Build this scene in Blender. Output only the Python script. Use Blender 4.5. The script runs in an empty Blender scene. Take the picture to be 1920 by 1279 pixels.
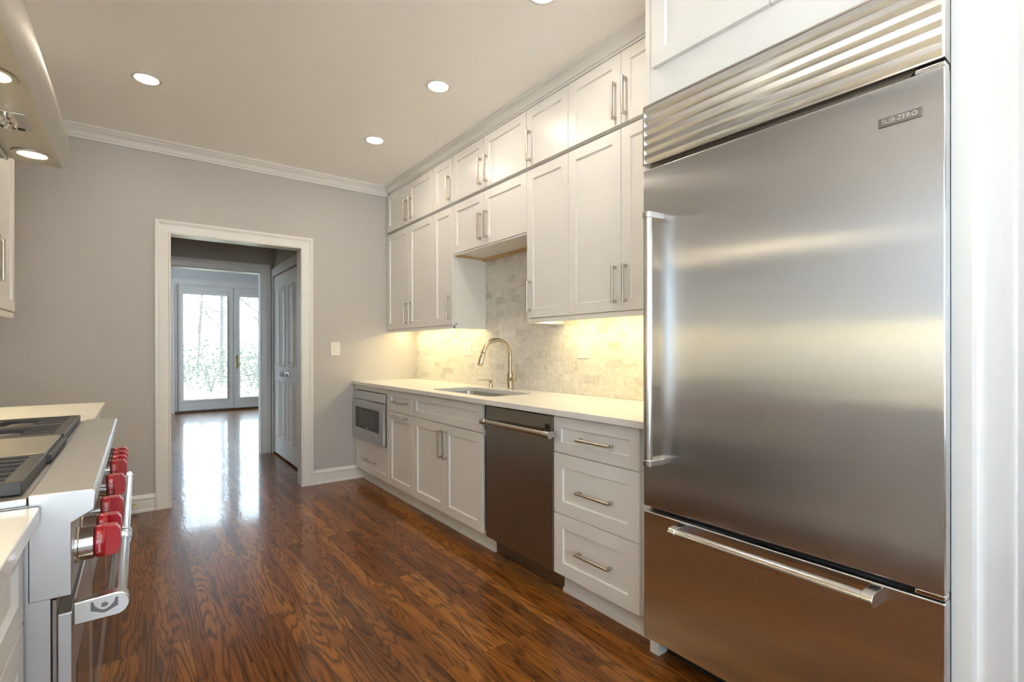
import bpy, bmesh, math, random
from mathutils import Vector, Matrix, Euler

C = bpy.context.scene.collection
SC = bpy.context.scene
PI = math.pi
random.seed(7)

# ------------------------------------------------------------------ camera, world, exposure
F_PX, CX, CY = 936.23, 978.86, 657.46
YAW, PITCH, ROLL, CAM_H = 0.6562, -0.0014, -0.0016, 1.2007
cam_data = bpy.data.cameras.new('camera')
cam = bpy.data.objects.new('camera', cam_data)
C.objects.link(cam)
cam.location = (0, 0, CAM_H)
_F = Vector((math.sin(YAW) * math.cos(PITCH), math.cos(YAW) * math.cos(PITCH), math.sin(PITCH)))
_R0 = Vector((math.cos(YAW), -math.sin(YAW), 0))
_U0 = _R0.cross(_F)
_R = _R0 * math.cos(ROLL) + _U0 * math.sin(ROLL)
_U = _U0 * math.cos(ROLL) - _R0 * math.sin(ROLL)
cam.rotation_euler = Matrix((_R, _U, -_F)).transposed().to_euler()
cam_data.sensor_fit = 'HORIZONTAL'
cam_data.sensor_width = 36.0
cam_data.lens = F_PX * 36.0 / 1920.0
cam_data.shift_x = (960.0 - CX) / 1920.0
cam_data.shift_y = (CY - 639.5) / 1920.0
cam_data.clip_start = 0.02
cam_data.clip_end = 200
SC.camera = cam

world = bpy.data.worlds.new('sky')
SC.world = world
world.use_nodes = True
_bg = world.node_tree.nodes['Background']
_bg.inputs[0].default_value = (0.69, 0.84, 1.0, 1)
_bg.inputs[1].default_value = 2.9

SC.view_settings.view_transform = 'Standard'
SC.view_settings.look = 'None'
SC.view_settings.gamma = 1.0
SC.view_settings.use_curve_mapping = False
SC.view_settings.exposure = 1.97
SC.cycles.max_bounces = 14
SC.cycles.diffuse_bounces = 8
SC.cycles.glossy_bounces = 6
SC.cycles.transparent_max_bounces = 16
SC.cycles.caustics_reflective = False
SC.cycles.caustics_refractive = False
SC.cycles.sample_clamp_indirect = 8.0

CAN_W = 46.0       # recessed lamp emission
STRIP_W = 13.5     # under cabinet strips
HOOD_W = 20.0


_sun = bpy.data.lights.new('sun', 'SUN')
_sun.energy = 15.0; _sun.angle = 0.01; _sun.color = (1.0, 0.95, 0.88)
sun = bpy.data.objects.new('sun', _sun)
sun.rotation_euler = Vector((-0.64, 0.03, -0.77)).to_track_quat('-Z', 'Y').to_euler()
sun.location = (12, 3, 14)
C.objects.link(sun)


def portal(loc, rot, sx, sy):
    d = bpy.data.lights.new('sky_portal', 'AREA')
    d.shape = 'RECTANGLE'; d.size = sx; d.size_y = sy
    d.cycles.is_portal = True
    o = bpy.data.objects.new('sky_portal', d)
    o.location = loc; o.rotation_euler = rot
    C.objects.link(o)


# daylight enters through the glazed doors of the far room and the windows behind the camera
portal((1.7, 11.75, 1.3), (-PI / 2, 0, 0), 2.9, 2.5)
portal((0.4, -3.36, 1.43), (PI / 2, 0, 0), 1.9, 1.9)
portal((-0.96, -1.42, 1.7), (0, -PI / 2, 0), 1.6, 2.3)
portal((-3.16, 8.9, 1.4), (0, -PI / 2, 0), 2.1, 3.3)

# ------------------------------------------------------------------ dimensions (metres)
XW = 2.25       # right wall
XL = -0.79      # left wall
YW = 4.666      # far wall of the kitchen
YH = 6.44       # far wall of the hall
Y3 = 11.58      # garden wall of the far room
YS = -3.2       # wall behind the camera
ZC = 2.775      # ceiling
XB = 1.615      # base cabinet fronts
XU = 1.929      # wall cabinet fronts
XF = 1.5435     # fridge front
ZCT = 0.914     # counter top


# ------------------------------------------------------------------ materials
def mat(name):
    m = bpy.data.materials.new(name)
    m.use_nodes = True
    return m, m.node_tree, m.node_tree.nodes['Principled BSDF']


def link(nt, a, b):
    nt.links.new(a, b)


def node(nt, t, **kw):
    n = nt.nodes.new(t)
    for k, v in kw.items():
        setattr(n, k, v)
    return n


def position(nt, scale=(1, 1, 1), loc=(0, 0, 0), rot=(0, 0, 0)):
    g = node(nt, 'ShaderNodeNewGeometry')
    mp = node(nt, 'ShaderNodeMapping')
    mp.inputs['Scale'].default_value = scale
    mp.inputs['Location'].default_value = loc
    mp.inputs['Rotation'].default_value = rot
    link(nt, g.outputs['Position'], mp.inputs['Vector'])
    return mp.outputs[0]


def ramp(nt, fac, stops):
    r = node(nt, 'ShaderNodeValToRGB')
    el = r.color_ramp.elements
    while len(el) > 2:
        el.remove(el[-1])
    for i, (p, c) in enumerate(stops):
        e = el[i] if i < 2 else el.new(p)
        e.position = p
        e.color = c if len(c) == 4 else (*c, 1)
    link(nt, fac, r.inputs[0])
    return r.outputs[0]


def mix(nt, fac, a, b, mode='MIX'):
    n = node(nt, 'ShaderNodeMix', data_type='RGBA', blend_type=mode)
    for sock, v in ((n.inputs[0], fac), (n.inputs[6], a), (n.inputs[7], b)):
        if hasattr(v, 'default_value') or hasattr(v, 'links'):
            link(nt, v, sock)
        elif isinstance(v, (int, float)):
            sock.default_value = v
        else:
            sock.default_value = (*v, 1) if len(v) == 3 else v
    return n.outputs[2]


def math_n(nt, op, a, b=None, c=None):
    n = node(nt, 'ShaderNodeMath', operation=op)
    for i, v in enumerate((a, b, c)):
        if v is None:
            continue
        if isinstance(v, (int, float)):
            n.inputs[i].default_value = v
        else:
            link(nt, v, n.inputs[i])
    return n.outputs[0]


def bump(nt, bs, h, strength, dist):
    b = node(nt, 'ShaderNodeBump')
    b.inputs['Strength'].default_value = strength
    b.inputs['Distance'].default_value = dist
    link(nt, h, b.inputs['Height'])
    link(nt, b.outputs[0], bs.inputs['Normal'])


def plain(name, col, rough=0.5, metal=0.0, noise=0.0, coat=0.0, spec=0.5):
    m, nt, bs = mat(name)
    bs.inputs['Roughness'].default_value = rough
    bs.inputs['Metallic'].default_value = metal
    bs.inputs['Specular IOR Level'].default_value = spec
    bs.inputs['Coat Weight'].default_value = coat
    bs.inputs['Coat Roughness'].default_value = 0.08
    nz = node(nt, 'ShaderNodeTexNoise')
    nz.inputs['Scale'].default_value = 6.0
    nz.inputs['Detail'].default_value = 4.0
    link(nt, position(nt), nz.inputs['Vector'])
    k = max(noise, 0.012)
    c = ramp(nt, nz.outputs[0], [(0.3, tuple(x * (1 - k) for x in col)), (0.7, tuple(min(1, x * (1 + k)) for x in col))])
    link(nt, c, bs.inputs['Base Color'])
    return m


def paint_wall(name, col, rough=0.6):
    m, nt, bs = mat(name)
    nz = node(nt, 'ShaderNodeTexNoise')
    nz.inputs['Scale'].default_value = 160
    nz.inputs['Detail'].default_value = 3
    link(nt, position(nt), nz.inputs['Vector'])
    bs.inputs['Base Color'].default_value = (*col, 1)
    bs.inputs['Roughness'].default_value = rough
    bump(nt, bs, nz.outputs[0], 0.06, 0.001)
    return m


def brushed(name, col, rough=0.26, aniso=0.75, axis='Z', streak=(3, 3, 900), rot=0.0, amt=0.012):
    """Brushed metal: fine streaks along one direction and a stretched highlight."""
    m, nt, bs = mat(name)
    bs.inputs['Metallic'].default_value = 1.0
    bs.inputs['Anisotropic'].default_value = aniso
    bs.inputs['Anisotropic Rotation'].default_value = rot
    t = node(nt, 'ShaderNodeTangent', direction_type='RADIAL', axis=axis)
    link(nt, t.outputs[0], bs.inputs['Tangent'])
    nz = node(nt, 'ShaderNodeTexNoise')
    nz.inputs['Scale'].default_value = 1.0
    nz.inputs['Detail'].default_value = 5.0
    link(nt, position(nt, streak), nz.inputs['Vector'])
    c = ramp(nt, nz.outputs[0], [(0.3, tuple(x * (1 - amt) for x in col)), (0.7, tuple(min(1, x * (1 + amt)) for x in col))])
    link(nt, c, bs.inputs['Base Color'])
    r = node(nt, 'ShaderNodeMapRange')
    r.inputs[3].default_value = rough * 0.97
    r.inputs[4].default_value = rough * 1.03
    link(nt, nz.outputs[0], r.inputs[0])
    link(nt, r.outputs[0], bs.inputs['Roughness'])
    return m


def emitter(name, col, strength):
    m, nt, bs = mat(name)
    bs.inputs['Base Color'].default_value = (0.9, 0.9, 0.9, 1)
    bs.inputs['Emission Color'].default_value = (*col, 1)
    bs.inputs['Emission Strength'].default_value = strength
    return m


def oak_floor():
    m, nt, bs = mat('oak_strip_floor')
    pos = position(nt)
    sep = node(nt, 'ShaderNodeSeparateXYZ'); link(nt, pos, sep.inputs[0])
    com = node(nt, 'ShaderNodeCombineXYZ')
    link(nt, sep.outputs[1], com.inputs[0]); link(nt, sep.outputs[0], com.inputs[1])
    br = node(nt, 'ShaderNodeTexBrick', offset=0.41, offset_frequency=3, squash=1.0)
    br.inputs['Color1'].default_value = (0, 0, 0, 1); br.inputs['Color2'].default_value = (1, 1, 1, 1)
    br.inputs['Mortar'].default_value = (0.5, 0.5, 0.5, 1)
    br.inputs['Scale'].default_value = 1.0
    br.inputs['Mortar Size'].default_value = 0.0006
    br.inputs['Mortar Smooth'].default_value = 0.2
    br.inputs['Brick Width'].default_value = 0.83
    br.inputs['Row Height'].default_value = 0.057
    link(nt, com.outputs[0], br.inputs['Vector'])
    plank = node(nt, 'ShaderNodeSeparateColor'); link(nt, br.outputs[0], plank.inputs[0])
    pid = plank.outputs[0]
    # per plank offset of the figure
    off = math_n(nt, 'MULTIPLY', pid, 37.0)
    gx = math_n(nt, 'ADD', math_n(nt, 'MULTIPLY', sep.outputs[0], 11.0), off)
    gy = math_n(nt, 'ADD', math_n(nt, 'MULTIPLY', sep.outputs[1], 0.95), off)
    gv = node(nt, 'ShaderNodeCombineXYZ')
    link(nt, gx, gv.inputs[0]); link(nt, gy, gv.inputs[1]); link(nt, off, gv.inputs[2])
    fig = node(nt, 'ShaderNodeTexNoise')
    fig.inputs['Scale'].default_value = 1.0; fig.inputs['Detail'].default_value = 3.0
    fig.inputs['Roughness'].default_value = 0.40; fig.inputs['Distortion'].default_value = 0.35
    link(nt, gv.outputs[0], fig.inputs['Vector'])
    rings = math_n(nt, 'PINGPONG', math_n(nt, 'MULTIPLY', fig.outputs[0], 30.0), 1.0)
    line = ramp(nt, rings, [(0.0, (0.32, 0.28, 0.25)), (0.22, (0.60, 0.57, 0.54)), (0.62, (1, 1, 1))])
    # pores
    pv = position(nt, (420, 9, 1))
    pore = node(nt, 'ShaderNodeTexNoise'); pore.inputs['Scale'].default_value = 1.0; pore.inputs['Detail'].default_value = 3
    link(nt, pv, pore.inputs['Vector'])
    pr = ramp(nt, pore.outputs[0], [(0.32, (0.42, 0.40, 0.38)), (0.52, (1, 1, 1))])
    tint = ramp(nt, pid, [(0.0, (0.150, 0.047, 0.0078)), (0.35, (0.212, 0.070, 0.0113)), (0.7, (0.262, 0.092, 0.0150)), (1.0, (0.36, 0.140, 0.0245))])
    c = mix(nt, 1.0, tint, line, 'MULTIPLY')
    c = mix(nt, 0.8, c, pr, 'MULTIPLY')
    c = mix(nt, br.outputs['Fac'], c, (0.02, 0.008, 0.003))
    link(nt, c, bs.inputs['Base Color'])
    bs.inputs['Roughness'].default_value = 0.30
    bs.inputs['Specular IOR Level'].default_value = 0.12
    bs.inputs['Coat Weight'].default_value = 0.5
    bs.inputs['Coat Roughness'].default_value = 0.075
    und = node(nt, 'ShaderNodeTexNoise'); und.inputs['Scale'].default_value = 1.0; und.inputs['Detail'].default_value = 2
    link(nt, position(nt, (22, 5, 1)), und.inputs['Vector'])
    h = math_n(nt, 'ADD', math_n(nt, 'MULTIPLY', und.outputs[0], 1.0), math_n(nt, 'MULTIPLY', rings, 0.10))
    h = math_n(nt, 'SUBTRACT', h, math_n(nt, 'MULTIPLY', br.outputs['Fac'], 0.35))
    b = node(nt, 'ShaderNodeBump'); b.inputs['Strength'].default_value = 0.22; b.inputs['Distance'].default_value = 0.002
    link(nt, h, b.inputs['Height'])
    link(nt, b.outputs[0], bs.inputs['Normal']); link(nt, b.outputs[0], bs.inputs['Coat Normal'])
    return m


def marble_tile():
    m, nt, bs = mat('honed_marble_tile')
    pos = position(nt)
    sep = node(nt, 'ShaderNodeSeparateXYZ'); link(nt, pos, sep.inputs[0])
    com = node(nt, 'ShaderNodeCombineXYZ')
    link(nt, sep.outputs[1], com.inputs[0]); link(nt, sep.outputs[2], com.inputs[1])
    br = node(nt, 'ShaderNodeTexBrick', offset=0.5, offset_frequency=2)
    br.inputs['Color1'].default_value = (0, 0, 0, 1); br.inputs['Color2'].default_value = (1, 1, 1, 1)
    br.inputs['Mortar'].default_value = (0.5, 0.5, 0.5, 1)
    br.inputs['Scale'].default_value = 1.0
    br.inputs['Mortar Size'].default_value = 0.0011
    br.inputs['Brick Width'].default_value = 0.103
    br.inputs['Row Height'].default_value = 0.052
    link(nt, com.outputs[0], br.inputs['Vector'])
    s = node(nt, 'ShaderNodeSeparateColor'); link(nt, br.outputs[0], s.inputs[0])
    tint = ramp(nt, s.outputs[0], [(0.0, (0.74, 0.725, 0.685)), (0.78, (0.70, 0.685, 0.65)), (0.86, (0.64, 0.63, 0.60)), (1.0, (0.54, 0.535, 0.505))])
    off = node(nt, 'ShaderNodeVectorMath', operation='ADD')
    sc = node(nt, 'ShaderNodeVectorMath', operation='SCALE'); sc.inputs['Scale'].default_value = 9.0
    link(nt, br.outputs[0], sc.inputs[0]); link(nt, pos, off.inputs[0]); link(nt, sc.outputs[0], off.inputs[1])
    nz = node(nt, 'ShaderNodeTexNoise'); nz.inputs['Scale'].default_value = 13; nz.inputs['Detail'].default_value = 7
    nz.inputs['Distortion'].default_value = 1.3
    link(nt, off.outputs[0], nz.inputs['Vector'])
    vein = ramp(nt, nz.outputs[0], [(0.36, (0.80, 0.79, 0.77)), (0.46, (1, 1, 1)), (0.51, (0.84, 0.835, 0.82)), (0.55, (1, 1, 1))])
    c = mix(nt, 1.0, tint, vein, 'MULTIPLY')
    c = mix(nt, br.outputs['Fac'], c, (0.60, 0.585, 0.55))
    link(nt, c, bs.inputs['Base Color'])
    bs.inputs['Roughness'].default_value = 0.42
    inv = math_n(nt, 'SUBTRACT', 1.0, br.outputs['Fac'])
    bump(nt, bs, inv, 0.25, 0.0012)
    return m


def glass_thin(name, tint=(1, 1, 1), refl=0.06):
    m = bpy.data.materials.new(name); m.use_nodes = True
    nt = m.node_tree; nt.nodes.clear()
    out = node(nt, 'ShaderNodeOutputMaterial')
    tr = node(nt, 'ShaderNodeBsdfTransparent'); tr.inputs[0].default_value = (*tint, 1)
    gl = node(nt, 'ShaderNodeBsdfGlossy'); gl.inputs['Roughness'].default_value = 0.02
    mx = node(nt, 'ShaderNodeMixShader'); mx.inputs[0].default_value = refl
    link(nt, tr.outputs[0], mx.inputs[1]); link(nt, gl.outputs[0], mx.inputs[2]); link(nt, mx.outputs[0], out.inputs[0])
    return m


def leafy(name, a, b):
    m, nt, bs = mat(name)
    nz = node(nt, 'ShaderNodeTexNoise'); nz.inputs['Scale'].default_value = 7; nz.inputs['Detail'].default_value = 5
    link(nt, position(nt), nz.inputs['Vector'])
    link(nt, ramp(nt, nz.outputs[0], [(0.35, a), (0.65, b)]), bs.inputs['Base Color'])
    bs.inputs['Roughness'].default_value = 0.7
    return m


M = {}
M['white'] = plain('white_cabinet_paint', (0.74, 0.73, 0.71), 0.32)
M['trim'] = plain('white_trim_paint', (0.76, 0.75, 0.735), 0.30)
M['ceiling'] = paint_wall('ceiling_paint', (0.91, 0.90, 0.885), 0.75)
M['wall'] = paint_wall('grey_wall_paint', (0.495, 0.475, 0.46), 0.55)
M['hallwall'] = paint_wall('taupe_hall_paint', (0.42, 0.39, 0.34), 0.6)
M['sunwall'] = paint_wall('pale_room_paint', (0.62, 0.64, 0.65), 0.6)
M['floor'] = oak_floor()
M['tile'] = marble_tile()
M['quartz'] = plain('white_quartz', (0.77, 0.76, 0.74), 0.16, noise=0.02)
M['steel'] = brushed('brushed_stainless_steel', (0.67, 0.685, 0.705), 0.22, 1.0, 'Z', (3, 3, 900), 0.0)
M['steel_r'] = brushed('range_stainless_steel', (0.56, 0.555, 0.555), 0.40, 0.0, 'Z', (500, 4, 500))
M['steel_x'] = brushed('brushed_stainless_bar', (0.64, 0.625, 0.60), 0.22, 0.3, 'Z', (60, 60, 60))
M['steel_d'] = brushed('brushed_stainless_dark', (0.34, 0.315, 0.285), 0.30, 0.7, 'Z', (3, 3, 900))
M['nickel'] = brushed('satin_nickel', (0.56, 0.51, 0.44), 0.26, 0.3, 'Z', (80, 80, 80))
M['faucet'] = brushed('champagne_brushed_nickel', (0.62, 0.54, 0.41), 0.24, 0.2, 'Z', (80, 80, 80))
M['hood'] = brushed('hood_stainless', (0.47, 0.45, 0.415), 0.46, 0.0, 'Z', (300, 3, 300))
M['griddle'] = brushed('dull_griddle_steel', (0.34, 0.325, 0.30), 0.5, 0.0, 'Z', (300, 3, 300))
M['chrome'] = plain('polished_chrome', (0.78, 0.78, 0.78), 0.06, 1.0)
M['brass'] = plain('polished_brass', (0.75, 0.55, 0.20), 0.18, 1.0)
M['black'] = plain('black_shadow_gap', (0.012, 0.011, 0.010), 0.5)
M['iron'] = plain('cast_iron', (0.040, 0.039, 0.043), 0.42, noise=0.15)
M['darkglass'] = plain('black_oven_glass', (0.016, 0.015, 0.015), 0.06)
M['screen'] = plain('microwave_window', (0.05, 0.047, 0.045), 0.12)
M['red'] = plain('red_knob_enamel', (0.46, 0.006, 0.016), 0.28, coat=0.3)
M['marks'] = plain('white_knob_print', (0.75, 0.72, 0.70), 0.5)
M['badge'] = plain('badge_gunmetal', (0.20, 0.205, 0.20), 0.3, 0.8)
M['letter'] = plain('badge_silver', (0.75, 0.75, 0.74), 0.25, 0.9)
M['plastic'] = plain('white_switch_plastic', (0.80, 0.78, 0.73), 0.3)
M['rawwood'] = plain('raw_plywood', (0.50, 0.34, 0.16), 0.6, noise=0.1)
M['floorvent'] = plain('bronze_vent', (0.10, 0.055, 0.025), 0.4, noise=0.1)
M['can'] = emitter('recessed_lamp_glow', (1.0, 0.865, 0.70), CAN_W)
M['strip'] = emitter('cabinet_strip_glow', (1.0, 0.80, 0.40), STRIP_W)
M['hoodlamp'] = emitter('hood_lamp_glow', (1.0, 0.80, 0.52), HOOD_W)
M['pane'] = glass_thin('window_pane', (0.97, 0.99, 0.98), 0.05)
M['crystal'] = glass_thin('cut_crystal', (0.9, 0.95, 0.97), 0.35)
M['blind'] = plain('white_blind_slat', (0.82, 0.82, 0.80), 0.45)
M['grass'] = leafy('lawn_grass', (0.06, 0.075, 0.03), (0.13, 0.13, 0.07))
M['bounce_ground'] = plain('pale_bounce_surface', (0.82, 0.81, 0.79), 0.8, noise=0.1)  # invented pale surface that reflects daylight up through the rear windows
M['leaf'] = leafy('evergreen_leaf', (0.010, 0.036, 0.016), (0.035, 0.085, 0.040))
M['leaf2'] = leafy('olive_leaf', (0.030, 0.045, 0.015), (0.075, 0.10, 0.04))
M['bark'] = plain('grey_bark', (0.06, 0.055, 0.05), 0.8, noise=0.3)


# ------------------------------------------------------------------ builders
class MB:
    """Collects shapes in world coordinates; build() links them as one mesh object."""

    def __init__(self):
        self.bm = bmesh.new()

    def face(self, vs):
        try:
            return self.bm.faces.new(vs)
        except ValueError:
            return None

    def box(self, x0, x1, y0, y1, z0, z1):
        v = [self.bm.verts.new(p) for p in ((x0, y0, z0), (x1, y0, z0), (x1, y1, z0), (x0, y1, z0),
                                            (x0, y0, z1), (x1, y0, z1), (x1, y1, z1), (x0, y1, z1))]
        for f in ((3, 2, 1, 0), (4, 5, 6, 7), (0, 1, 5, 4), (1, 2, 6, 5), (2, 3, 7, 6), (3, 0, 4, 7)):
            self.face([v[i] for i in f])
        return self

    def prism(self, pts, axis, a, b):
        """pts: 2-D outline in the two other axes (in x,y,z order); extruded from a to b along axis."""
        def p3(p, t):
            l = list(p); l.insert(axis, t); return l
        A = [self.bm.verts.new(p3(p, a)) for p in pts]
        B = [self.bm.verts.new(p3(p, b)) for p in pts]
        n = len(pts)
        self.face(A); self.face(B[::-1])
        for i in range(n):
            self.face([A[i], B[i], B[(i + 1) % n], A[(i + 1) % n]])
        return self

    def tube(self, pts, r, seg=14, cap=True):
        pts = [Vector(p) for p in pts]
        rs = r if isinstance(r, (list, tuple)) else [r] * len(pts)
        rings = []
        prev = None
        for i, p in enumerate(pts):
            if i == 0: d = pts[1] - p
            elif i == len(pts) - 1: d = p - pts[i - 1]
            else: d = (pts[i + 1] - p).normalized() + (p - pts[i - 1]).normalized()
            d.normalize()
            if prev is None:
                a = Vector((0, 0, 1)) if abs(d.z) < 0.9 else Vector((1, 0, 0))
                u = d.cross(a).normalized()
            else:
                u = (prev - d * prev.dot(d)).normalized()
            prev = u
            w = d.cross(u)
            rings.append([self.bm.verts.new(p + (u * math.cos(2 * PI * k / seg) + w * math.sin(2 * PI * k / seg)) * rs[i]) for k in range(seg)])
        for i in range(len(rings) - 1):
            for k in range(seg):
                self.face([rings[i][k], rings[i][(k + 1) % seg], rings[i + 1][(k + 1) % seg], rings[i + 1][k]])
        if cap:
            self.face(rings[0][::-1]); self.face(rings[-1])
        return self

    def lathe(self, prof, o, axis=2, seg=32):
        """prof: (radius, height) pairs turned around the axis through o."""
        o = Vector(o)
        rings = []
        for r, h in prof:
            ring = []
            for k in range(seg):
                c, s = math.cos(2 * PI * k / seg) * r, math.sin(2 * PI * k / seg) * r
                q = {2: (c, s, h), 0: (h, c, s), 1: (s, h, c)}[axis]
                ring.append(self.bm.verts.new(o + Vector(q)))
            rings.append(ring)
        for i in range(len(rings) - 1):
            for k in range(seg):
                self.face([rings[i][k], rings[i][(k + 1) % seg], rings[i + 1][(k + 1) % seg], rings[i + 1][k]])
        self.face(rings[0][::-1]); self.face(rings[-1])
        return self

    def build(self, name, m, parent=None, bevel=0.0, smooth=False, seg=2):
        bmesh.ops.remove_doubles(self.bm, verts=self.bm.verts, dist=1e-6)
        bmesh.ops.recalc_face_normals(self.bm, faces=self.bm.faces)
        me = bpy.data.meshes.new(name)
        root = parent
        while root is not None and root.parent is not None:
            root = root.parent
        if root is not None:
            bmesh.ops.translate(self.bm, verts=self.bm.verts, vec=-root.location)
        self.bm.to_mesh(me); self.bm.free()
        o = bpy.data.objects.new(name, me)
        C.objects.link(o)
        o.parent = parent
        me.materials.append(m)
        if smooth or bevel:
            me.polygons.foreach_set('use_smooth', [True] * len(me.polygons))
            try:
                me.set_sharp_from_angle(angle=math.radians(32))
            except Exception:
                pass
        if bevel:
            b = o.modifiers.new('edge', 'BEVEL')
            b.width = bevel; b.segments = seg; b.limit_method = 'ANGLE'; b.angle_limit = math.radians(32)
            b.harden_normals = True
        return o


def thing(name, label, cat, loc, group=None):
    o = bpy.data.objects.new(name, None)
    C.objects.link(o)
    o.location = loc
    o['label'] = label; o['category'] = cat
    if group: o['group'] = group
    return o


def tag(o, label, cat, group=None):
    o['label'] = label; o['category'] = cat
    if group: o['group'] = group
    return o


def struct(o, label=None):
    o['kind'] = 'structure'
    if label: o['label'] = label
    return o


def copy_tree(o, parent=None):
    c = o.copy(); C.objects.link(c); c.parent = parent
    for ch in list(o.children):
        copy_tree(ch, c)
    return c


def letters(text, size, depth, matrix, name, m, parent, align='CENTER'):
    cu = bpy.data.curves.new('lettering', 'FONT')
    cu.body = text; cu.size = size; cu.extrude = depth; cu.align_x = align; cu.align_y = 'CENTER'
    tmp = bpy.data.objects.new('lettering_source', cu)
    C.objects.link(tmp)
    bpy.context.view_layer.update()
    me = bpy.data.meshes.new_from_object(tmp.evaluated_get(bpy.context.evaluated_depsgraph_get()))
    C.objects.unlink(tmp); bpy.data.objects.remove(tmp); bpy.data.curves.remove(cu)
    root = parent
    while root.parent is not None: root = root.parent
    me.transform(Matrix.Translation(-root.location) @ matrix)
    o = bpy.data.objects.new(name, me); C.objects.link(o); o.parent = parent
    me.materials.clear(); me.materials.append(m)
    return o


def shaker(s, xf, y0, y1, z0, z1, rail=0.058, t=0.02, dep=0.009):
    """Recessed-panel door or drawer front. s=-1 faces -x, s=+1 faces +x; xf is the face plane."""
    b = MB(); bm = b.bm
    def ring(x, i):
        return [bm.verts.new((x, y, z)) for y, z in ((y0 + i, z0 + i), (y1 - i, z0 + i), (y1 - i, z1 - i), (y0 + i, z1 - i))]
    xb = xf - s * t
    R = [ring(xb, 0), ring(xf - s * 0.0012, 0), ring(xf, 0.0012), ring(xf, rail), ring(xf - s * dep, rail + 0.004)]
    b.face(R[0])
    for i in range(4):
        for k in range(4):
            b.face([R[i][k], R[i][(k + 1) % 4], R[i + 1][(k + 1) % 4], R[i + 1][k]])
    b.face(R[4])
    return b


def pull(s, xf, p, length, vertical, parent):
    """Bar pull: p=(y,z) centre."""
    y, z = p
    h = length / 2
    b = MB()
    def bx(d0, d1, a0, a1, c):     # d: distance from the face, a: along the bar, c: half width across
        x0, x1 = sorted((xf + s * d0, xf + s * d1))
        if vertical: b.box(x0, x1, y - c, y + c, z + a0, z + a1)
        else: b.box(x0, x1, y + a0, y + a1, z - c, z + c)
    xa = xf + s * 0.030
    P = [(xa, y, z - h), (xa, y, z + h)] if vertical else [(xa, y - h, z), (xa, y + h, z)]
    b.tube(P, 0.0068, 14)
    bx(0.0002, 0.031, -h, -h + 0.016, 0.006)
    bx(0.0002, 0.031, h - 0.016, h, 0.006)
    return b.build('pull', M['nickel'], parent, 0.0012)


# ------------------------------------------------------------------ the room
def wall_with_openings(axis, a, b, u0, u1, z1, holes):
    """Slab between planes a and b on axis 0 (x) or 1 (y), spanning u0..u1, with (h0,h1,hz0,hz1) holes."""
    m = MB()
    def seg(p0, p1, q0, q1):
        if p1 - p0 < 1e-5 or q1 - q0 < 1e-5: return
        if axis == 1: m.box(p0, p1, a, b, q0, q1)
        else: m.box(a, b, p0, p1, q0, q1)
    cur = u0
    for h0, h1, z0, zt in sorted(holes):
        seg(cur, h0, 0, z1); seg(h0, h1, 0, z0); seg(h0, h1, zt, z1); cur = h1
    seg(cur, u1, 0, z1)
    return m


struct(MB().box(-3.4, 6.2, YS - 0.3, Y3 + 0.3, -0.08, 0.0).build('floor', M['floor']), 'glossy brown oak strip floor')
struct(MB().box(-3.4, 6.2, YS - 0.2, Y3 + 0.25, ZC, ZC + 0.1).build('ceiling', M['ceiling']))
WT = 0.13
struct(wall_with_openings(1, YW, YW + WT, XL, 3.4, ZC, [(0.185, 1.155, 0, 2.108)]).build('wall_far', M['wall']), 'grey painted wall with cased doorway')
struct(MB().box(XW, XW + 0.12, 0.33, YW, 0, ZC).build('wall_right', M['wall']))
EWIN = (-2.5, -0.35, 0.95, 2.45)
struct(wall_with_openings(0, XL - 0.12, XL, YS, YW + 0.13, ZC, [EWIN]).build('wall_left', M['wall']))
struct(MB().box(2.25, 3.9, 0.325, 0.45, 0, ZC).build('wall_return', M['trim']))
struct(MB().box(3.8, 3.92, YS, 0.325, 0, ZC).build('wall_east', M['wall']))
WIN = (-0.5, 1.3, 0.50, 2.35)
struct(wall_with_openings(1, YS - 0.12, YS, XL - 0.1, 3.9, ZC, [WIN]).build('wall_back', M['wall']))

# hall and far room
struct(MB().box(1.262, 1.38, YW + WT, YH + 0.1, 2.075, ZC).build('wall_hall_right', M['hallwall']))
struct(MB().box(-0.72, -0.60, YW + WT, YH, 0, ZC).build('wall_hall_left', M['hallwall']))
struct(wall_with_openings(1, YH, YH + 0.12, -3.3, 6.1, ZC, [(-0.05, 1.14, 0, 2.105)]).build('wall_hall_far', M['hallwall']))
struct(wall_with_openings(1, Y3, Y3 + 0.14, -3.3, 6.1, ZC, [(0.56, 2.54, 0, 2.50)]).build('wall_garden', M['sunwall']))
struct(wall_with_openings(0, -3.12, -3.0, YH, Y3 + 0.14, ZC, [(7.4, 10.4, 0.4, 2.4)]).build('wall_sunroom_left', M['sunwall']))
struct(MB().box(5.9, 6.0, YH, Y3 + 0.14, 0, ZC).build('wall_sunroom_right', M['sunwall']))
struct(MB().box(1.262, 1.9, 5.0, 5.1, 0, ZC).build('wall_closet_side', M['hallwall']))
struct(MB().box(1.262, 1.38, YW + WT, 5.08, 0, 2.075).build('wall_hall_stub', M['hallwall']))


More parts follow.
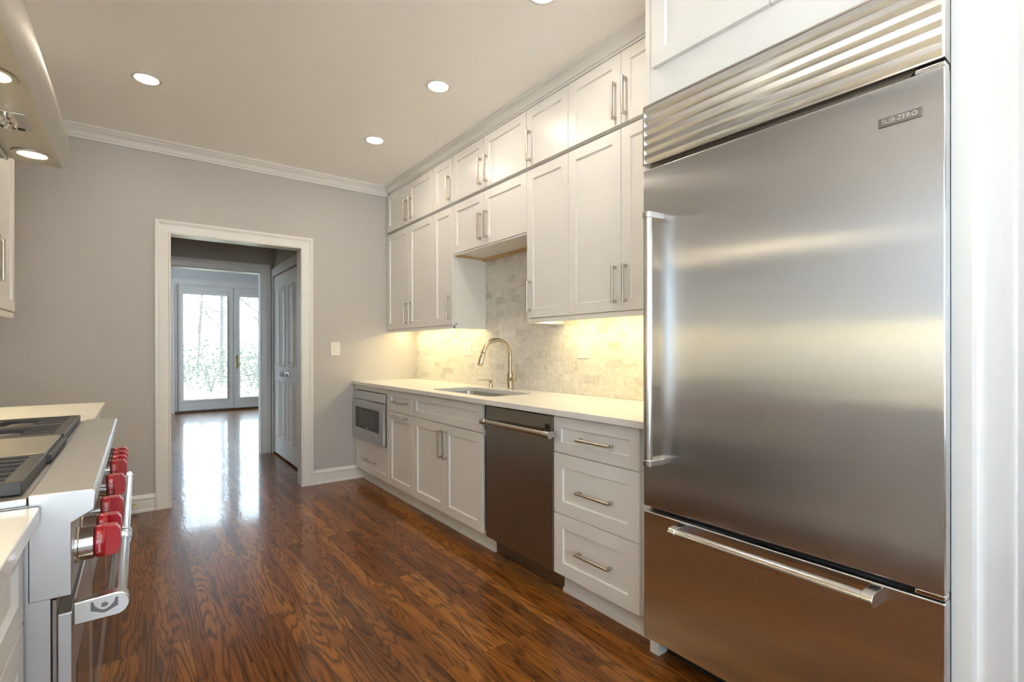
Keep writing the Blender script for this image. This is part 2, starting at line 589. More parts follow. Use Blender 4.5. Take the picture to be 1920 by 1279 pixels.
def casing(x0, x1, ztop, yf, s, w, name, depth=0.02):
    """Stepped door casing around an opening x0..x1 on wall face yf; s=-1 stands proud towards -y."""
    b = MB()
    prof = [(0.0, 0.010), (0.012, 0.014), (0.016, 0.009), (0.060 * w / 0.09, 0.013), (0.068 * w / 0.09, 0.018), (0.078 * w / 0.09, 0.022), (w, 0.022)]
    n = len(prof)
    rows = []
    for k in range(n):
        d, t = prof[k]
        y = yf + s * t
        rows.append([b.bm.verts.new(p) for p in ((x0 - d, y, 0), (x0 - d, y, ztop + d), (x1 + d, y, ztop + d), (x1 + d, y, 0))])
    inner = [b.bm.verts.new(p) for p in ((x0, yf, 0), (x0, yf, ztop), (x1, yf, ztop), (x1, yf, 0))]
    outer = [b.bm.verts.new(p) for p in ((x0 - w, yf, 0), (x0 - w, yf, ztop + w), (x1 + w, yf, ztop + w), (x1 + w, yf, 0))]
    rows = [inner] + rows + [outer]
    for i in range(len(rows) - 1):
        for k in range(3):
            b.face([rows[i][k], rows[i][k + 1], rows[i + 1][k + 1], rows[i + 1][k]])
    return b


def jamb(x0, x1, ztop, ya, yb, t=0.017):
    b = MB()
    b.box(x0 - t, x0, ya, yb, 0, ztop + t); b.box(x1, x1 + t, ya, yb, 0, ztop + t); b.box(x0, x1, ya, yb, ztop, ztop + t)
    return b


c1 = casing(0.203, 1.139, 2.093, YW, -1, 0.098, 'trim_1').build('trim_1', M['trim'])
struct(c1, 'white stepped casing around the kitchen doorway')
struct(jamb(0.203, 1.139, 2.093, YW - 0.001, YW + WT + 0.001).build('trim_2', M['trim'], bevel=0.001))
struct(casing(-0.035, 1.128, 2.09, YH, -1, 0.105, 'trim_3').build('trim_3', M['trim']), 'white casing around the hall opening')
struct(jamb(-0.035, 1.128, 2.09, YH - 0.001, YH + 0.121, 0.012).build('trim_4', M['trim'], bevel=0.001))


def crown_profile(proj, h):
    p, q = proj / 0.072, h / 0.085
    return [(a * p, b * q) for a, b in ((0, 0), (0.013, 0), (0.013, 0.011), (0.008, 0.013), (0.008, 0.017), (0.019, 0.019), (0.0215, 0.030), (0.029, 0.042), (0.040, 0.051), (0.052, 0.055),
            (0.052, 0.061), (0.058, 0.063), (0.058, 0.068), (0.072, 0.071), (0.072, 0.085), (0, 0.085))]


CH = 0.085
far_crown = [(YW - d, ZC - CH + z) for d, z in crown_profile(0.072, CH)]
struct(MB().prism(far_crown, 0, XL, XU + 0.01).build('trim_5', M['trim'], smooth=True), 'white crown moulding on the grey wall')
CC = 0.072
cab_crown = [(XU + 0.012 - d, ZC - CC + z) for d, z in crown_profile(0.066, CC)]
_cc = MB()
def crown_y(b, prof, y0, y1):
    A = [b.bm.verts.new((x, y0, z)) for x, z in prof]; B = [b.bm.verts.new((x, y1, z)) for x, z in prof]
    b.face(A); b.face(B[::-1]); n = len(prof)
    for i in range(n):
        b.face([A[i], B[i], B[(i + 1) % n], A[(i + 1) % n]])
crown_y(_cc, cab_crown, 1.262, YW - 0.06)
struct(_cc.build('trim_6', M['white'], smooth=True), 'white crown moulding over the wall cabinets')
_lc = MB(); crown_y(_lc, [(-0.512 + d, ZC - CC + z) for d, z in crown_profile(0.066, CC)], 2.59, 3.632)
struct(_lc.build('trim_7', M['white'], smooth=True))


def baseboard(pts_profile, axis, a, b, name):
    return struct(MB().prism(pts_profile, axis, a, b).build(name, M['trim'], bevel=0.001))


BBP = [(0, 0), (0.019, 0), (0.019, 0.016), (0.014, 0.020), (0.014, 0.092), (0.017, 0.096), (0.017, 0.106), (0.010, 0.112), (0.008, 0.126), (0, 0.127)]
baseboard([(YW - d, z) for d, z in BBP], 0, 1.238, 1.688, 'baseboard_far_right')
baseboard([(YW - d, z) for d, z in BBP], 0, XL, 0.104, 'baseboard_far_left')
baseboard([(0.325 - d, z) for d, z in BBP], 0, 2.252, 3.8, 'baseboard_return')
baseboard([(YW + WT + d, z) for d, z in BBP], 0, -0.6, 0.19, 'baseboard_hall')
baseboard([(YH - d, z) for d, z in BBP], 0, -0.6, -0.142, 'baseboard_hall_far')
baseboard([(Y3 - d, z) for d, z in BBP], 0, -3.0, 0.50, 'baseboard_garden')

# marble backsplashes
struct(MB().box(XW - 0.010, XW, 1.262, YW, ZCT + 0.0005, 1.96).build('wall_right_tile', M['tile']), 'pale marble subway tile backsplash')
struct(MB().box(XL, XL + 0.010, 0.19, 3.63, ZCT + 0.0005, 1.95).build('wall_left_tile', M['tile']))

# window behind the camera
wx0, wx1, wz0, wz1 = WIN
wb = MB()
fw = 0.06
wb.box(wx0, wx1, YS - 0.09, YS - 0.02, wz0, wz0 + fw); wb.box(wx0, wx1, YS - 0.09, YS - 0.02, wz1 - fw, wz1)
for i in range(3):
    xx = wx0 + (wx1 - wx0 - fw) * i / 2
    wb.box(xx, xx + fw, YS - 0.09, YS - 0.02, wz0 + fw, wz1 - fw)
w1 = wb.build('window_1', M['trim'], bevel=0.002); struct(w1)
MB().box(wx0 + fw, wx1 - fw, YS - 0.058, YS - 0.053, wz0 + fw, wz1 - fw).build('glass', M['pane'], w1)
ewb = MB()
ey0, ey1, ez0, ez1 = EWIN
ewb.box(XL - 0.09, XL - 0.02, ey0, ey1, ez0, ez0 + fw); ewb.box(XL - 0.09, XL - 0.02, ey0, ey1, ez1 - fw, ez1)
for i in range(4):
    yy = ey0 + (ey1 - ey0 - fw) * i / 3
    ewb.box(XL - 0.09, XL - 0.02, yy, yy + fw, ez0 + fw, ez1 - fw)
w3 = ewb.build('window_3', M['trim'], bevel=0.002); struct(w3)
MB().box(XL - 0.058, XL - 0.053, ey0 + fw, ey1 - fw, ez0 + fw, ez1 - fw).build('glass', M['pane'], w3)
for wname, xa, xb_ in (('window_2', -3.10, -3.03),):
    w2b = MB()
    for i in range(4):
        yy = 7.4 + 2.94 * i / 3
        w2b.box(xa, xb_, yy, yy + 0.06, 0.4, 2.4)
    w2b.box(xa, xb_, 7.4, 10.4, 0.4, 0.46); w2b.box(xa, xb_, 7.4, 10.4, 2.34, 2.4)
    w2 = w2b.build(wname, M['trim']); struct(w2)
    MB().box((xa + xb_) / 2 - 0.003, (xa + xb_) / 2 + 0.002, 7.46, 10.34, 0.46, 2.34).build('glass', M['pane'], w2)


# ------------------------------------------------------------------ cabinets
def cabinet(name, label, y0, y1, z0, z1, xfront, xback, s, fronts, group, toe=None, rail_h=0.0, rail=0.058, hollow=None, cat='cabinet'):
    """fronts: list of dicts(kind, y0,y1,z0,z1, pull=(y,z,len,vertical)|None). s: facing direction in x."""
    t = 0.021
    xf_body = xfront - s * t
    root = thing(name, label, cat, ((xfront + xback) / 2, (y0 + y1) / 2, 0.0 if toe else z0), group)
    b = MB()
    xa, xb_ = sorted((xf_body, xback))
    if hollow:
        w = 0.018
        b.box(xa, xb_, y0, y0 + w, z0, z1); b.box(xa, xb_, y1 - w, y1, z0, z1); b.box(xa, xb_, y0 + w, y1 - w, z0, z0 + w)
        b.box(xb_ - 0.008, xb_, y0 + w, y1 - w, z0 + w, z1)
        b.box(xa, xa + 0.018, y0 + w, y1 - w, hollow, hollow + 0.03)
    else:
        b.box(xa, xb_, y0, y1, z0 + (0.014 if rail_h else 0), z1)
    b.build('body', M['white'], root, 0.0008)
    if toe:
        tb = MB(); tx = xfront - s * 0.072
        p, q = sorted((tx, tx - s * 0.03))
        tb.box(p, q, y0, y1, 0.0, z0)
        p, q = sorted((tx, tx + s * 0.013))
        tb.box(p, q, y0, y1, 0.0, 0.019)
        tb.build('toe_kick', M['white'], root, 0.002)
    if rail_h:
        rb = MB(); p, q = sorted((xfront - s * 0.004, xfront - s * 0.024))
        rb.box(p, q, y0, y1, z0 - rail_h, z0 - 0.0005)
        p, q = sorted((xfront - s * 0.022, xfront - s * 0.040))
        rb.box(p, q, y0, y1, z0 - 0.006, z0 + 0.0145)
        if name.endswith('side_rail'): pass
        rb.build('light_rail', M['white'], root, 0.003)
    for f in fronts:
        o = shaker(s, xfront, f['y0'], f['y1'], f['z0'], f['z1'], f.get('rail', rail)).build(f['kind'], M['white'], root, smooth=False)
        if f.get('pull'):
            y, z, ln, ver = f['pull']
            pull(s, xfront, (y, z), ln, ver, o)
    return root


G = 0.0016
GB = 'white base cabinets under the sink counter'
# microwave cabinet
mwc = cabinet('base_cabinet', 'white base cabinet in the far corner holding the microwave drawer', 3.876, YW - 0.004, 0.113, 0.883, XB, XW - 0.012, -1,
              [dict(kind='drawer', y0=3.878, y1=YW - 0.006, z0=0.115, z1=0.352, pull=(4.255, 0.232, 0.235, False))], GB, toe=True, hollow=0.36)
_ff = MB()
_ff.box(XB, XB + 0.02, 3.878, 3.915, 0.355, 0.881); _ff.box(XB, XB + 0.02, 4.632, YW - 0.006, 0.355, 0.881)
_ff.box(XB, XB + 0.02, 3.915, 4.632, 0.840, 0.881); _ff.box(XB, XB + 0.02, 3.915, 4.632, 0.355, 0.400)
_ff.build('face_frame', M['white'], mwc, 0.001)
cabinet('base_cabinet', 'narrow white base cabinet with one small drawer over one tall door with a horizontal pull', 3.417, 3.874, 0.113, 0.883, XB, XW - 0.012, -1,
        [dict(kind='drawer', y0=3.419, y1=3.872, z0=0.709, z1=0.878, rail=0.048, pull=(3.63, 0.792, 0.25, False)),
         dict(kind='door', y0=3.419, y1=3.872, z0=0.115, z1=0.704, pull=(3.64, 0.677, 0.25, False))], GB, toe=True)
cabinet('base_cabinet', 'white two-door base cabinet under the sink with a blank drawer panel on top', 2.446, 3.415, 0.113, 0.883, XB, XW - 0.012, -1,
        [dict(kind='false_front', y0=2.486, y1=3.413, z0=0.709, z1=0.878, rail=0.048),
         dict(kind='door', y0=2.486, y1=2.945, z0=0.115, z1=0.704, pull=(2.912, 0.572, 0.188, True)),
         dict(kind='door', y0=2.949, y1=3.413, z0=0.115, z1=0.704, pull=(2.982, 0.572, 0.188, True))], GB, toe=True, hollow=0.692)
cabinet('base_cabinet', 'white three-drawer base cabinet between the dishwasher and the fridge', 1.284, 1.845, 0.113, 0.883, XB, XW - 0.012, -1,
        [dict(kind='drawer', y0=1.317, y1=1.844, z0=0.704, z1=0.878, rail=0.052, pull=(1.557, 0.787, 0.205, False)),
         dict(kind='drawer', y0=1.317, y1=1.844, z0=0.410, z1=0.700, rail=0.062, pull=(1.562, 0.542, 0.205, False)),
         dict(kind='drawer', y0=1.317, y1=1.844, z0=0.115, z1=0.406, rail=0.062, pull=(1.566, 0.259, 0.205, False))], GB, toe=True)

# wall cabinets
ZL0, ZL1, ZT0, ZT1 = 1.396, 2.316, 2.336, 2.700
GU = 'white wall cabinets on the sink side'
XWB = XW - 0.0115


def wallcab(label, y0, y1, z0, z1, seams, pulls, rail_h=0.0):
    ys = [y0] + seams + [y1]
    fr = []
    for i in range(len(ys) - 1):
        f = dict(kind='door', y0=ys[i] + G, y1=ys[i + 1] - G, z0=z0 + 0.002, z1=z1 - 0.002)
        if pulls[i]: f['pull'] = (*pulls[i], 0.187, True)
        fr.append(f)
    return cabinet('wall_cabinet', label, y0 + 0.0005, y1 - 0.0005, z0, z1, XU, XWB if z0 < 2 else XW - 0.001, -1, fr, GU, rail_h=rail_h)


PT, PL = 2.462, 1.532
wallcab('short white two-door wall cabinet in the top row touching the grey far wall', 3.705, YW - 0.012, ZT0, ZT1, [4.168], [(4.118, PT), (4.216, PT)])
wallcab('narrow short white one-door top-row wall cabinet, sink on its fridge side', 3.383, 3.703, ZT0, ZT1, [], [(3.432, PT)])
wallcab('short white two-door wall cabinet in the top row high above the sink', 2.458, 3.381, ZT0, ZT1, [2.943], [(2.900, PT), (2.978, PT)])
wallcab('short white one-door wall cabinet in the top row, fridge side of the sink', 2.078, 2.456, ZT0, ZT1, [], [(2.418, PT)])
wallcab('short white two-door wall cabinet in the top row beside the fridge', 1.295, 2.076, ZT0, ZT1, [1.687], [(1.652, PT), (1.722, PT)])
wallcab('tall white two-door wall cabinet in the lower row touching the grey far wall', 3.705, YW - 0.012, ZL0, ZL1, [4.168], [(4.118, PL), (4.216, PL)], 0.028)
wallcab('narrow tall white one-door wall cabinet in the lower row, left of the sink recess', 3.383, 3.703, ZL0, ZL1, [], [(3.432, PL)], 0.028)
sk = wallcab('short white two-door wall cabinet directly over the sink recess', 2.458, 3.381, 1.936, ZL1, [2.943], [(2.900, 2.075), (2.978, 2.075)])
_rw = MB(); _rw.box(2.20, 2.238, 2.460, 3.380, 1.914, 1.9355); _rw.box(1.965, 2.20, 3.355, 3.380, 1.922, 1.9355)
_rw.build('mounting_strip', M['rawwood'], sk)['label'] = 'bare wood mounting strip'
_lr = MB(); _lr.box(1.933, 1.951, 2.459, 3.381, 1.926, 1.9355); _lr.build('bottom_edge', M['white'], sk, 0.001)
wallcab('tall white one-door wall cabinet in the lower row with its pull beside the tiles', 2.078, 2.456, ZL0, ZL1, [], [(2.418, PL)], 0.028)
wallcab('tall white two-door wall cabinet in the lower row beside the fridge', 1.295, 2.076, ZL0, ZL1, [1.687], [(1.652, PL), (1.722, PL)], 0.028)
# side returns of the light rails either side of the recess
for (a, b_), own in (((3.3835, 3.401), -1), ((2.438, 2.4555), 1)):
    host = [o for o in C.objects if o.name.startswith('wall_cabinet') and o.parent is None and abs((o.location.z) - ZL0) < 1e-4 and
            (abs(o.location.y - 3.543) < 0.01 if own < 0 else abs(o.location.y - 2.267) < 0.01)]
    if host:
        MB().box(1.935, 2.236, a, b_, ZL0 - 0.028, ZL0 + 0.0145).build('light_rail', M['white'], host[0], 0.002)

# under-cabinet lamps
strip_bm = MB().box(-0.012, 0.012, -0.20, 0.20, -0.007, -0.004)
su = thing('under_cabinet_light', 'glowing strip lamp under the wall cabinet by the grey far wall', 'light', (2.00, 4.40, ZL0 + 0.0135), 'under-cabinet strip lamps')
_h = MB(); _h.box(1.984, 2.016, 4.195, 4.605, ZL0 + 0.010, ZL0 + 0.0135); _h.build('housing', M['plastic'], su)
_l = MB(); _l.box(1.988, 2.012, 4.20, 4.60, ZL0 + 0.006, ZL0 + 0.010); _l.build('diffuser', M['strip'], su)
su.location = (2.085, 4.175, ZL0 + 0.0135); su.scale = (1, 0.88 / 0.40, 1)
for yy, ln, lab in ((3.545, 0.27, 'glowing strip lamp under the narrow wall cabinet left of the sink recess'),
                    (2.268, 0.33, 'glowing strip lamp under the one-door wall cabinet right of the sink recess'),
                    (1.690, 0.72, 'glowing strip lamp under the wall cabinet closest to the fridge')):
    c = copy_tree(su); c.location.y = yy; c['label'] = lab; c.scale = (1, ln / 0.40, 1)

# ------------------------------------------------------------------ counter, sink, faucet
HX0, HX1, HY0, HY1, HR = 1.705, 2.055, 2.535, 3.315, 0.06


def rounded(x0, x1, y0, y1, r, k=6):
    pts = []
    for cx_, cy_, a in ((x1 - r, y1 - r, 0), (x0 + r, y1 - r, 90), (x0 + r, y0 + r, 180), (x1 - r, y0 + r, 270)):
        for i in range(k + 1):
            t = math.radians(a + 90 * i / k)
            pts.append((cx_ + r * math.cos(t), cy_ + r * math.sin(t)))
    return pts


def slab_with_hole(outer, inner, z0, z1):
    b = MB(); bm = b.bm
    loops = {}
    for z in (z0, z1):
        vo = [bm.verts.new((x, y, z)) for x, y in outer]; vi = [bm.verts.new((x, y, z)) for x, y in inner]
        eds = [bm.edges.new((l[i], l[(i + 1) % len(l)])) for l in (vo, vi) for i in range(len(l))]
        bmesh.ops.triangle_fill(bm, use_beauty=True, use_dissolve=False, edges=eds)
        loops[z] = (vo, vi)
    for j in (0, 1):
        A, B = loops[z0][j], loops[z1][j]
        for i in range(len(A)):
            b.face([A[i], A[(i + 1) % len(A)], B[(i + 1) % len(A)], B[i]])
    return b


ct = slab_with_hole([(1.59, 1.268), (XW - 0.0115, 1.268), (XW - 0.0115, YW - 0.002), (1.59, YW - 0.002)], rounded(HX0, HX1, HY0, HY1, HR), 0.884, ZCT)
tag(ct.build('countertop', M['quartz'], bevel=0.002), 'long white quartz countertop with the sink cut-out, on the sink-side cabinets', 'countertop')
sk_root = thing('sink', 'stainless undermount sink set in the white countertop', 'sink', (1.88, 2.925, 0.70))
sb = MB(); bm = sb.bm
lv = [(0.883, 0.012), (0.8835, -0.004), (0.72, 0.002), (0.695, 0.03)]
rr = []
for z, i in lv:
    rr.append([bm.verts.new((x, y, z)) for x, y in rounded(HX0 - 0.0 + i, HX1 - i, HY0 + i, HY1 - i, HR)])
rr[0] = [bm.verts.new((x, y, 0.8835)) for x, y in rounded(HX0 - 0.02, HX1 + 0.02, HY0 - 0.02, HY1 + 0.02, HR)]
for i in range(3):
    n = len(rr[i])
    for k in range(n):
        sb.face([rr[i][k], rr[i][(k + 1) % n], rr[i + 1][(k + 1) % n], rr[i + 1][k]])
sb.face(rr[3])
sb.build('basin', M['steel_x'], sk_root, smooth=True)
MB().lathe([(0.045, 0.0), (0.045, 0.003), (0.03, 0.004), (0.028, 0.001)], (1.90, 2.925, 0.6955)).build('drain', M['chrome'], sk_root, smooth=True)

fx, fy = 2.150, 2.935
fa = thing('faucet', 'brushed nickel gooseneck faucet standing behind the sink', 'faucet', (fx, fy, ZCT))
MB().lathe([(0.027, 0.0005), (0.027, 0.006), (0.0235, 0.009), (0.0235, 0.115), (0.020, 0.118)], (fx, fy, ZCT)).build('body', M['faucet'], fa, smooth=True)
arc = [(fx, fy, ZCT + 0.112), (fx, fy, 1.10)]
R_ = 0.118
for i in range(0, 19):
    t = math.radians(168 * i / 18)
    arc.append((fx - R_ + R_ * math.cos(t), fy, 1.155 + R_ * math.sin(t)))
MB().tube(arc, 0.0145, 18).build('spout', M['faucet'], fa, smooth=True)
e = Vector(arc[-1]); d = (Vector(arc[-1]) - Vector(arc[-2])).normalized()
sh = MB(); sh.tube([e + d * 0.002, e + d * 0.012, e + d * 0.085, e + d * 0.092], [0.0145, 0.0165, 0.0195, 0.016], 18)
sh.build('spray_head', M['faucet'], fa, smooth=True)
MB().tube([e - d * 0.001, e + d * 0.0025], 0.0152, 18).build('seam_ring', M['black'], fa)
MB().tube([(fx, fy - 0.018, ZCT + 0.075), (fx, fy - 0.062, ZCT + 0.075), (fx, fy - 0.064, ZCT + 0.075)], [0.0175, 0.0175, 0.015], 18).build('valve', M['faucet'], fa, smooth=True)
MB().tube([(fx, fy - 0.052, ZCT + 0.088), (fx + 0.004, fy - 0.048, ZCT + 0.12), (fx + 0.018, fy - 0.035, ZCT + 0.165)], [0.0042, 0.0040, 0.0030], 10).build('lever', M['faucet'], fa, smooth=True)

sx, sy = 2.135, 3.165
sd = thing('soap_dispenser', 'small brushed nickel soap dispenser beside the faucet', 'soap dispenser', (sx, sy, ZCT))
MB().lathe([(0.024, 0.0005), (0.024, 0.004), (0.015, 0.006), (0.0135, 0.03), (0.011, 0.032), (0.0125, 0.036), (0.0125, 0.058), (0.009, 0.062)], (sx, sy, ZCT)).build('pump', M['faucet'], sd, smooth=True)
MB().tube([(sx, sy, ZCT + 0.056), (sx - 0.05, sy + 0.012, ZCT + 0.060), (sx - 0.10, sy + 0.024, ZCT + 0.056)], [0.006, 0.005, 0.0035], 10).build('nozzle', M['faucet'], sd, smooth=True)

# ------------------------------------------------------------------ microwave drawer
mw = thing('microwave', 'stainless drawer microwave built into the corner base cabinet', 'microwave', (1.62, 4.275, 0.41))
MB().box(1.612, 2.1, 3.925, 4.625, 0.412, 0.832).build('case', M['steel_d'], mw)
cp = MB(); cp.prism([(1.612, 0.765), (1.589, 0.765), (1.598, 0.835), (1.612, 0.835)], 1, 3.920, 4.630)
cp.build('control_panel', M['steel'], mw, 0.001)
MB().box(1.5895, 1.5965, 4.14, 4.46, 0.757, 0.770).build('finger_groove', M['steel_d'], mw)
md = MB().box(1.583, 1.611, 3.924, 4.628, 0.412, 0.756).build('door', M['steel'], mw, 0.003)
MB().box(1.5818, 1.5832, 4.005, 4.560, 0.505, 0.690).build('window_frame', M['darkglass'], md, 0.001)
MB().box(1.5812, 1.5819, 4.085, 4.470, 0.535, 0.672).build('window', M['screen'], md)
MB().box(1.5812, 1.5817, 4.255, 4.305, 0.516, 0.522).build('emblem', M['marks'], md)

# ------------------------------------------------------------------ dishwasher
dw = thing('dishwasher', 'stainless dishwasher between the sink cabinet and the three drawers', 'dishwasher', (1.65, 2.145, 0))
MB().box(1.640, 2.2, 1.852, 2.440, 0.10, 0.874).build('tub', M['black'], dw)
dd = MB().box(1.611, 1.639, 1.8485, 2.4405, 0.112, 0.876).build('door', M['steel_d'], dw, 0.003)
hb = MB()
hb.tube([(1.558, 1.806, 0.793), (1.558, 2.40, 0.793)], 0.0145, 20)
hb.build('handle', M['nickel'], dd, smooth=True)
for yy in (1.826, 2.384):
    hm = MB(); hm.tube([(1.558, yy - 0.022, 0.793), (1.558, yy + 0.022, 0.793)], 0.0175, 20); hm.box(1.558, 1.6105, yy - 0.012, yy + 0.012, 0.779, 0.807)
    hm.build('handle_bracket', M['steel_x'], dd, 0.001)
MB().box(1.6085, 1.6105, 1.868, 1.905, 0.806, 0.832).build('emblem', M['black'], dd, 0.002)
MB().box(1.690, 1.71, 1.8475, 2.4435, 0.004, 0.112).build('toe_panel', M['steel_d'], dw)

# ------------------------------------------------------------------ fridge and its surround
FY0, FY1 = 0.331, 1.239
fr = thing('refrigerator', 'large built-in stainless fridge with bottom freezer drawer and louvred grille', 'fridge', (1.9, 0.785, 0))
MB().box(1.592, 2.22, FY0 + 0.001, FY1 - 0.001, 0.102, 2.128).build('cabinet', M['steel_d'], fr)
dr = MB().box(XF, 1.5885, FY0, FY1, 0.603, 1.887).build('door', M['steel'], fr, 0.004, seg=3)
hd = MB(); hd.tube([(1.484, 1.170, 0.79), (1.484, 1.170, 1.685)], 0.0165, 24)
hd.build('handle', M['steel_x'], dr, smooth=True)
for zz in (0.775, 1.683):
    hm = MB()
    o_ = [(1.484 + 0.0195 * math.cos(math.radians(90 + a)), 1.170 + 0.0195 * math.sin(math.radians(90 + a))) for a in range(0, 181, 15)]
    hm.prism(o_ + [(XF - 0.0002, 1.1425), (XF - 0.0002, 1.1895)], 2, zz, zz + 0.022)
    hm.build('handle_bracket', M['steel_x'], dr, 0.002)
bd = MB().box(1.5405, XF - 0.0001, 0.376, 0.468, 1.779, 1.803).build('badge', M['badge'], dr, 0.001)
letters('SUB\u00b7ZERO', 0.0165, 0.0006, Matrix.Translation((1.5402, 0.422, 1.7915)) @ Euler((PI / 2, 0, -PI / 2)).to_matrix().to_4x4() @ Matrix.Scale(1.02, 4, (1, 0, 0)), 'lettering', M['letter'], bd)
fd = MB().box(XF, 1.5885, FY0, FY1, 0.098, 0.584).build('freezer_drawer', M['steel'], fr, 0.004, seg=3)
hd = MB(); hd.tube([(1.482, 0.475, 0.560), (1.482, 1.055, 0.560)], 0.0175, 24)
hd.build('handle', M['steel_x'], fd, smooth=True)
for yy in (0.458, 1.045):
    hm = MB()
    o_ = [(1.482 + 0.0195 * math.cos(math.radians(90 + a)), 0.560 + 0.0195 * math.sin(math.radians(90 + a))) for a in range(0, 181, 15)]
    hm.prism(o_ + [(XF - 0.0002, 0.5405), (XF - 0.0002, 0.5795)], 1, yy, yy + 0.028)
    hm.build('handle_bracket', M['steel_x'], fd, 0.002)
MB().box(1.590, 1.60, FY0 + 0.004, FY1 - 0.004, 0.584, 0.604).build('gasket', M['black'], fr)
for zz, hz in ((1.888, 0.013), (0.587, 0.014)):
    MB().prism([(1.548, FY0 + 0.001), (1.588, FY0 + 0.001), (1.588, FY0 + 0.05), (1.565, FY0 + 0.075), (1.548, FY0 + 0.06)], 2, zz, zz + hz).build('hinge', M['chrome'], fr, 0.003)
MB().box(1.660, 1.70, FY0 + 0.01, 1.215, 0.001, 0.103).build('toe_panel', M['black'], fr)
gz0, gz1 = 1.906, 2.131
gf = MB()
gf.box(XF - 0.002, 1.60, FY0, FY0 + 0.006, gz0, gz1); gf.box(XF - 0.002, 1.60, FY1 - 0.006, FY1, gz0, gz1)
gf.box(XF - 0.002, 1.60, FY0 + 0.006, FY1 - 0.006, gz0, gz0 + 0.005); gf.box(XF - 0.002, 1.60, FY0 + 0.006, FY1 - 0.006, gz1 - 0.005, gz1)
gg = gf.build('grille', M['steel_x'], fr, 0.0006)
nl = 6
pit = (gz1 - gz0 - 0.010) / nl
for i in range(nl):
    zt = gz1 - 0.005 - pit * i
    lm = MB()
    lm.prism([(XF + 0.001, zt), (XF + 0.001, zt - 0.0165), (XF + 0.0095, zt - pit), (XF + 0.011, zt - pit), (XF + 0.003, zt - 0.0165), (XF + 0.003, zt)], 1, FY0 + 0.0065, FY1 - 0.0065)
    lm.build('louver', M['steel'], gg)

# tall panels, over-fridge cabinet
tp = MB(); tp.box(1.590, XW - 0.0015, 1.2425, 1.264, 0.10, ZC - 0.002); tp.box(1.614, XW - 0.0015, 1.222, 1.264, 0.0, 0.0995)
tag(tp.build('tall_end_panel', M['white'], bevel=0.001), 'tall white panel edge between the drawers and the fridge', 'panel')
pf = MB()
pf.box(1.590, 1.632, 0.290, FY0 - 0.0004, 0.0, ZC - 0.002); pf.prism([(1.632, 0.290), (1.645, 0.283), (1.70, 0.283), (1.70, FY0 - 0.0004), (1.632, FY0 - 0.0004)], 2, 0.0, ZC - 0.002)
pf.box(1.70, 2.249, 0.287, FY0 - 0.0004, 0.0, ZC - 0.002)
pf.box(2.105, 2.139, 0.281, FY0 - 0.0004, 0.0, ZC - 0.002)
tag(pf.build('side_panel', M['white'], bevel=0.001), 'tall white finished side panel closing the fridge surround beside the bright wall', 'panel')
of = cabinet('wall_cabinet', 'white two-door cabinet above the fridge grille', FY0 - 0.001, FY1 + 0.002, 2.133, ZC - 0.002, 1.570, XW - 0.001, -1,
             [dict(kind='door', y0=FY0 + 0.004, y1=0.7655, z0=2.285, z1=2.705), dict(kind='door', y0=0.7685, y1=1.218, z0=2.285, z1=2.705)], GU)

# ------------------------------------------------------------------ electrical plates
def plate(name, label, cat, face, c, w, h, gangs, group=None):
    """face 'x' on the right wall tile, 'y' on the far wall."""
    if face == 'x':
        root = thing(name, label, cat, (XW - 0.010, c[0], c[1] - h / 2), group)
        def bx(b, u0, u1, z0, z1, d0, d1): b.box(XW - 0.010 - d1, XW - 0.010 - d0, c[0] + u0, c[0] + u1, c[1] + z0, c[1] + z1)
    else:
        root = thing(name, label, cat, (c[0], YW, c[1] - h / 2), group)
        def bx(b, u0, u1, z0, z1, d0, d1): b.box(c[0] + u0, c[0] + u1, YW - d1, YW - d0, c[1] + z0, c[1] + z1)
    b = MB(); bx(b, -w / 2, w / 2, -h / 2, h / 2, 0.0003, 0.006); b.build('cover_plate', M['plastic'], root, 0.002)
    for u, k in gangs:
        if k == 'rocker':
            b = MB(); bx(b, u - 0.0165, u + 0.0165, -0.033, 0.033, 0.0061, 0.0085); b.build('rocker', M['plastic'], root, 0.001)
        else:
            b = MB(); bx(b, u - 0.0165, u + 0.0165, -0.033, 0.033, 0.0061, 0.0075); b.build('receptacle', M['plastic'], root, 0.001)
            for zz in (-0.022, 0.016):
                for uu in (-0.006, 0.006):
                    s_ = MB(); bx(s_, u + uu - 0.001, u + uu + 0.001, zz, zz + 0.008, 0.0076, 0.0079)
                    s_.build('slot', M['badge'], root)
    return root


plate('light_switch', 'white rocker light switch on the grey wall right of the doorway', 'switch', 'y', (1.436, 1.214), 0.084, 0.125, [(0, 'rocker')])
plate('wall_outlet', 'white double outlet plate on the tiles near the fridge', 'outlet', 'x', (2.267, 1.208), 0.116, 0.122, [(0.026, 'rocker'), (-0.026, 'outlet')], 'outlet plates on the tiles')
plate('wall_outlet', 'white double outlet plate on the tiles left of the faucet', 'outlet', 'x', (3.672, 1.214), 0.116, 0.122, [(0.026, 'rocker'), (-0.026, 'outlet')], 'outlet plates on the tiles')

